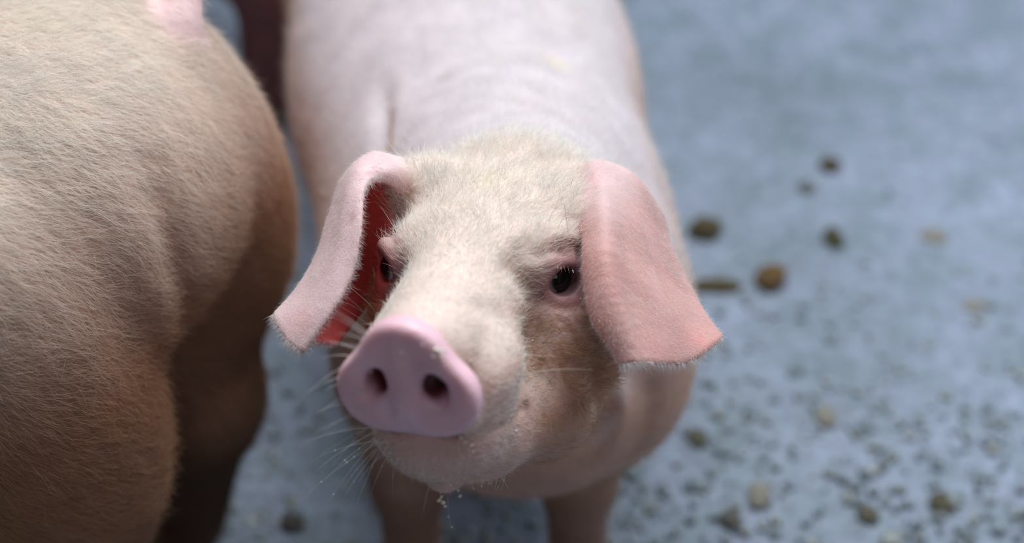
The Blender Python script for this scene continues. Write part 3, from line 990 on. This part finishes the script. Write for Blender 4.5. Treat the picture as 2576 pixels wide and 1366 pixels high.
    for x, y, r in [(1085, 862, .0008), (1120, 880, .0012), (1104, 884, .0018), (1010, 888, .0009), (1062, 868, .0008), (915, 990, .0010), (898, 982, .0008), (1098, 878, .0016), (1108, 895, .0014), (1112, 908, .0010), (1090, 896, .0014), (1100, 870, .0008), (905, 985, .0014), (890, 966, .0008), (932, 935, .0010),
                    (1160, 1100, .0020), (1168, 1112, .0016), (1186, 1120, .0014), (1190, 1135, .0010), (1284, 1046, .0012), (1278, 1056, .0010), (1298, 1084, .0014), (1296, 1030, .0012),
                    (1220, 1110, .0008), (1240, 1060, .0008), (1340, 856, .0010), (1460, 750, .0006), (1390, 560, .0006), (1462, 575, .0006), (1456, 568, .0005), (1300, 700, .0005), (1310, 770, .0005)]:
        c = hit(bv, x, y)
        if c is not None: crumb(c, r, .6)
    for i in range(90):
        c = hit(bv, rng.uniform(1200, 1480), rng.uniform(760, 1150))
        if c is not None: crumb(c, rng.uniform(.0002, .0004))
    k = rng.choice(np.where(np.array(Rd) < .00015)[0], 46)       # dust beads caught on the whiskers
    for i in k:
        t = rng.uniform(.2, .95)
        crumb(R0[i] + np.array(Dv[i]) * Ln[i] * t + np.array(Cv[i]) * Ln[i] * t * t, rng.uniform(.0002, .0006))
    j = [i for i in range(len(R0)) if Cl[i] is WHITE][-3]
    o = link('feed_crumbs', mesh_np('feed_crumbs', np.array(mb_v), np.array(mb_f), smooth=False), MEAL, root)
    o['kind'] = 'stuff'
MEAL = plain_mat('ground_meal', (.88, .82, .68), .8)

# ------------------------------------------------------------------ droppings and feed on the slab
def floor_point(px, py):
    d = nrm(P(px, py, 1.0) - CAM)
    return CAM + d * (CAM[2] / -d[2])
def clod(name, px, py, w_px, h_px, col, label, cat, height=.5, group=None, seed=0):
    r = np.random.default_rng(seed + int(px * 7 + py))
    c = floor_point(px, py)
    dist = (c - CAM) @ FWD
    a = w_px / 2 / F_PX * dist
    b = h_px / 2 / F_PX * dist / .66
    nu, nv = 20, 12
    V = []
    for i in range(nv + 1):
        th = math.pi * i / nv
        for j in range(nu):
            ph = 2 * math.pi * j / nu
            V.append((math.sin(th) * math.cos(ph), math.sin(th) * math.sin(ph), math.cos(th)))
    V = np.array(V)
    V *= (1 + .16 * wobble(V, 2.6, int(px)) + .07 * wobble(V, 8, int(py)))[:, None]
    z = V[:, 2] * min(a, b) * height * 1.4
    p = np.c_[V[:, 0] * a, V[:, 1] * b, np.maximum(z, -min(a, b) * height * .5)]
    p[:, 2] -= p[:, 2].min()
    F = [(i * nu + j, (i + 1) * nu + j, (i + 1) * nu + (j + 1) % nu, i * nu + (j + 1) % nu) for i in range(nv) for j in range(nu)]
    o = link(name, mesh_np(name, p, F), clod_mat(col))
    o.location = (c[0], c[1], -.002)
    return tag(o, label, cat, group)
_cm = {}
def clod_mat(col):
    if col in _cm: return _cm[col]
    m, n, l, b = mat('clod')
    q = n.new('ShaderNodeTexNoise'); q.inputs['Scale'].default_value = 120; q.inputs['Detail'].default_value = 5
    rp = n.new('ShaderNodeValToRGB'); rp.color_ramp.elements[0].position = .35; rp.color_ramp.elements[1].position = .68
    rp.color_ramp.elements[0].color = (*[c * .55 for c in col], 1); rp.color_ramp.elements[1].color = (*[min(c * 1.35, 1) for c in col], 1)
    l.new(q.outputs[0], rp.inputs[0]); l.new(rp.outputs[0], b.inputs['Base Color'])
    b.inputs['Roughness'].default_value = .6
    bp = n.new('ShaderNodeBump'); bp.inputs['Strength'].default_value = .6; bp.inputs['Distance'].default_value = .004
    l.new(q.outputs[0], bp.inputs['Height']); l.new(bp.outputs[0], b.inputs['Normal'])
    _cm[col] = m
    return m
BR, OL, RU, GR, BE = (.10, .075, .03), (.085, .085, .035), (.17, .095, .03), (.16, .18, .17), (.34, .33, .28)
clod('dropping', 1770, 580, 84, 50, BR, 'dark olive-brown dropping on the concrete, nearest the fold of the drooping ear', 'dropping')
clod('dropping', 2098, 600, 56, 50, OL, 'small dark olive dropping standing alone out on the open concrete', 'dropping')
clod('dropping', 1938, 702, 80, 62, RU, 'rusty brown dropping, the warmest coloured of the clods on the floor', 'dropping')
clod('dropping', 1806, 716, 120, 34, BR, 'long flat olive-brown smear of dropping beside the tip of the ear', 'dropping', .25)
clod('dropping', 2088, 418, 54, 36, BR, 'small brown dropping farthest out on the floor, behind all the others', 'dropping')
clod('dropping', 2028, 470, 44, 32, GR, 'faint grey crumb of dirt just before the farthest brown dropping', 'dirt clod', .3)
clod('dirt_clod', 735, 1318, 64, 44, (.10, .09, .08), 'dark clod on the floor between the two pigs, near their feet', 'dirt clod', .4)
clod('dirt_clod', 1756, 1100, 50, 44, (.13, .13, .09), 'grey-green clod on the floor beside the pale pig\'s shoulder', 'dirt clod', .35)
clod('dirt_clod', 1840, 1306, 60, 40, (.14, .14, .12), 'dull brown clod on the rough floor, nearest the foreleg of the pale pig', 'dirt clod', .35)
clod('dirt_clod', 2368, 1266, 60, 40, (.13, .12, .08), 'dark clod in the bottom right corner of the rough floor', 'dirt clod', .35)
clod('dirt_clod', 2186, 1294, 56, 36, (.15, .14, .10), 'clod between the corner clod and the pale feed lump', 'dirt clod', .3)
clod('feed_lump', 2076, 1048, 60, 44, BE, 'pale beige lump of feed on the middle of the rough floor', 'feed lump', .3)
clod('feed_lump', 1912, 1246, 70, 52, BE, 'pale beige lump of feed on the floor, low beside the foreleg', 'feed lump', .3)
clod('feed_lump', 2350, 592, 70, 36, (.36, .33, .27), 'faint flat beige patch of feed far out on the smooth floor', 'feed lump', .12)
clod('feed_lump', 2450, 768, 54, 36, (.38, .36, .32), 'faint pale feed lump close to the edge of the picture', 'feed lump', .15)
def grit():
    """countless crumbs of feed and dirt trodden over the slab"""
    r = np.random.default_rng(4)
    N = 900
    px = r.uniform(500, 2640, N * 3); py = r.uniform(180, 1420, N * 3)
    keep = r.random(N * 3) < np.clip((py - 560) / 500, .05, 1) ** 1.3
    px, py = px[keep][:N], py[keep][:N]
    V, F = [], []
    base = np.array([(1, 0, 0), (0, 1, 0), (-1, 0, 0), (0, -1, 0), (.7, .7, .5), (-.7, .7, .5), (-.7, -.7, .5), (.7, -.7, .5), (0, 0, .9), (0, 0, -.2)])
    fc = [(0, 4, 7), (0, 1, 4), (1, 5, 4), (1, 2, 5), (2, 6, 5), (2, 3, 6), (3, 7, 6), (3, 0, 7), (4, 5, 8), (5, 6, 8), (6, 7, 8), (7, 4, 8), (0, 9, 1), (1, 9, 2), (2, 9, 3), (3, 9, 0)]
    T = []
    cols = np.array([(.28, .33, .34), (.19, .235, .25), (.24, .30, .33), (.34, .37, .36), (.18, .225, .26), (.24, .27, .23)])
    for i in range(len(px)):
        c = floor_point(px[i], py[i]); s_ = r.uniform(.002, .008) * (1.5 if r.random() < .10 else 1)
        b0 = len(V)
        th = r.uniform(0, 6.28); ca, sa = math.cos(th), math.sin(th)
        q = base * r.uniform(.7, 1.2, (10, 1)) * np.array([s_, s_ * r.uniform(.6, 1), s_ * .28])
        q = np.c_[q[:, 0] * ca - q[:, 1] * sa, q[:, 0] * sa + q[:, 1] * ca, q[:, 2]] + (c[0], c[1], -.001)
        V.extend(q); F.extend([[b0 + k for k in f] for f in fc]); T.extend([cols[r.integers(6)] * r.uniform(.8, 1.2)] * 10)
    m, n, l, b = mat('trodden_feed')
    at = n.new('ShaderNodeAttribute'); at.attribute_name = 'tone'
    l.new(at.outputs['Color'], b.inputs['Base Color']); b.inputs['Roughness'].default_value = .55
    o = link('feed_crumbs', mesh_np('feed_crumbs', np.array(V), np.array(F), tone=np.array(T)), m)
    tag(o, 'crumbs of feed and dirt trodden over the bluish concrete floor', 'crumbs', kind='stuff')
grit()
whiskers()
if FUR:
    main_fur()
    ear_fringe()
    pigB_fur()
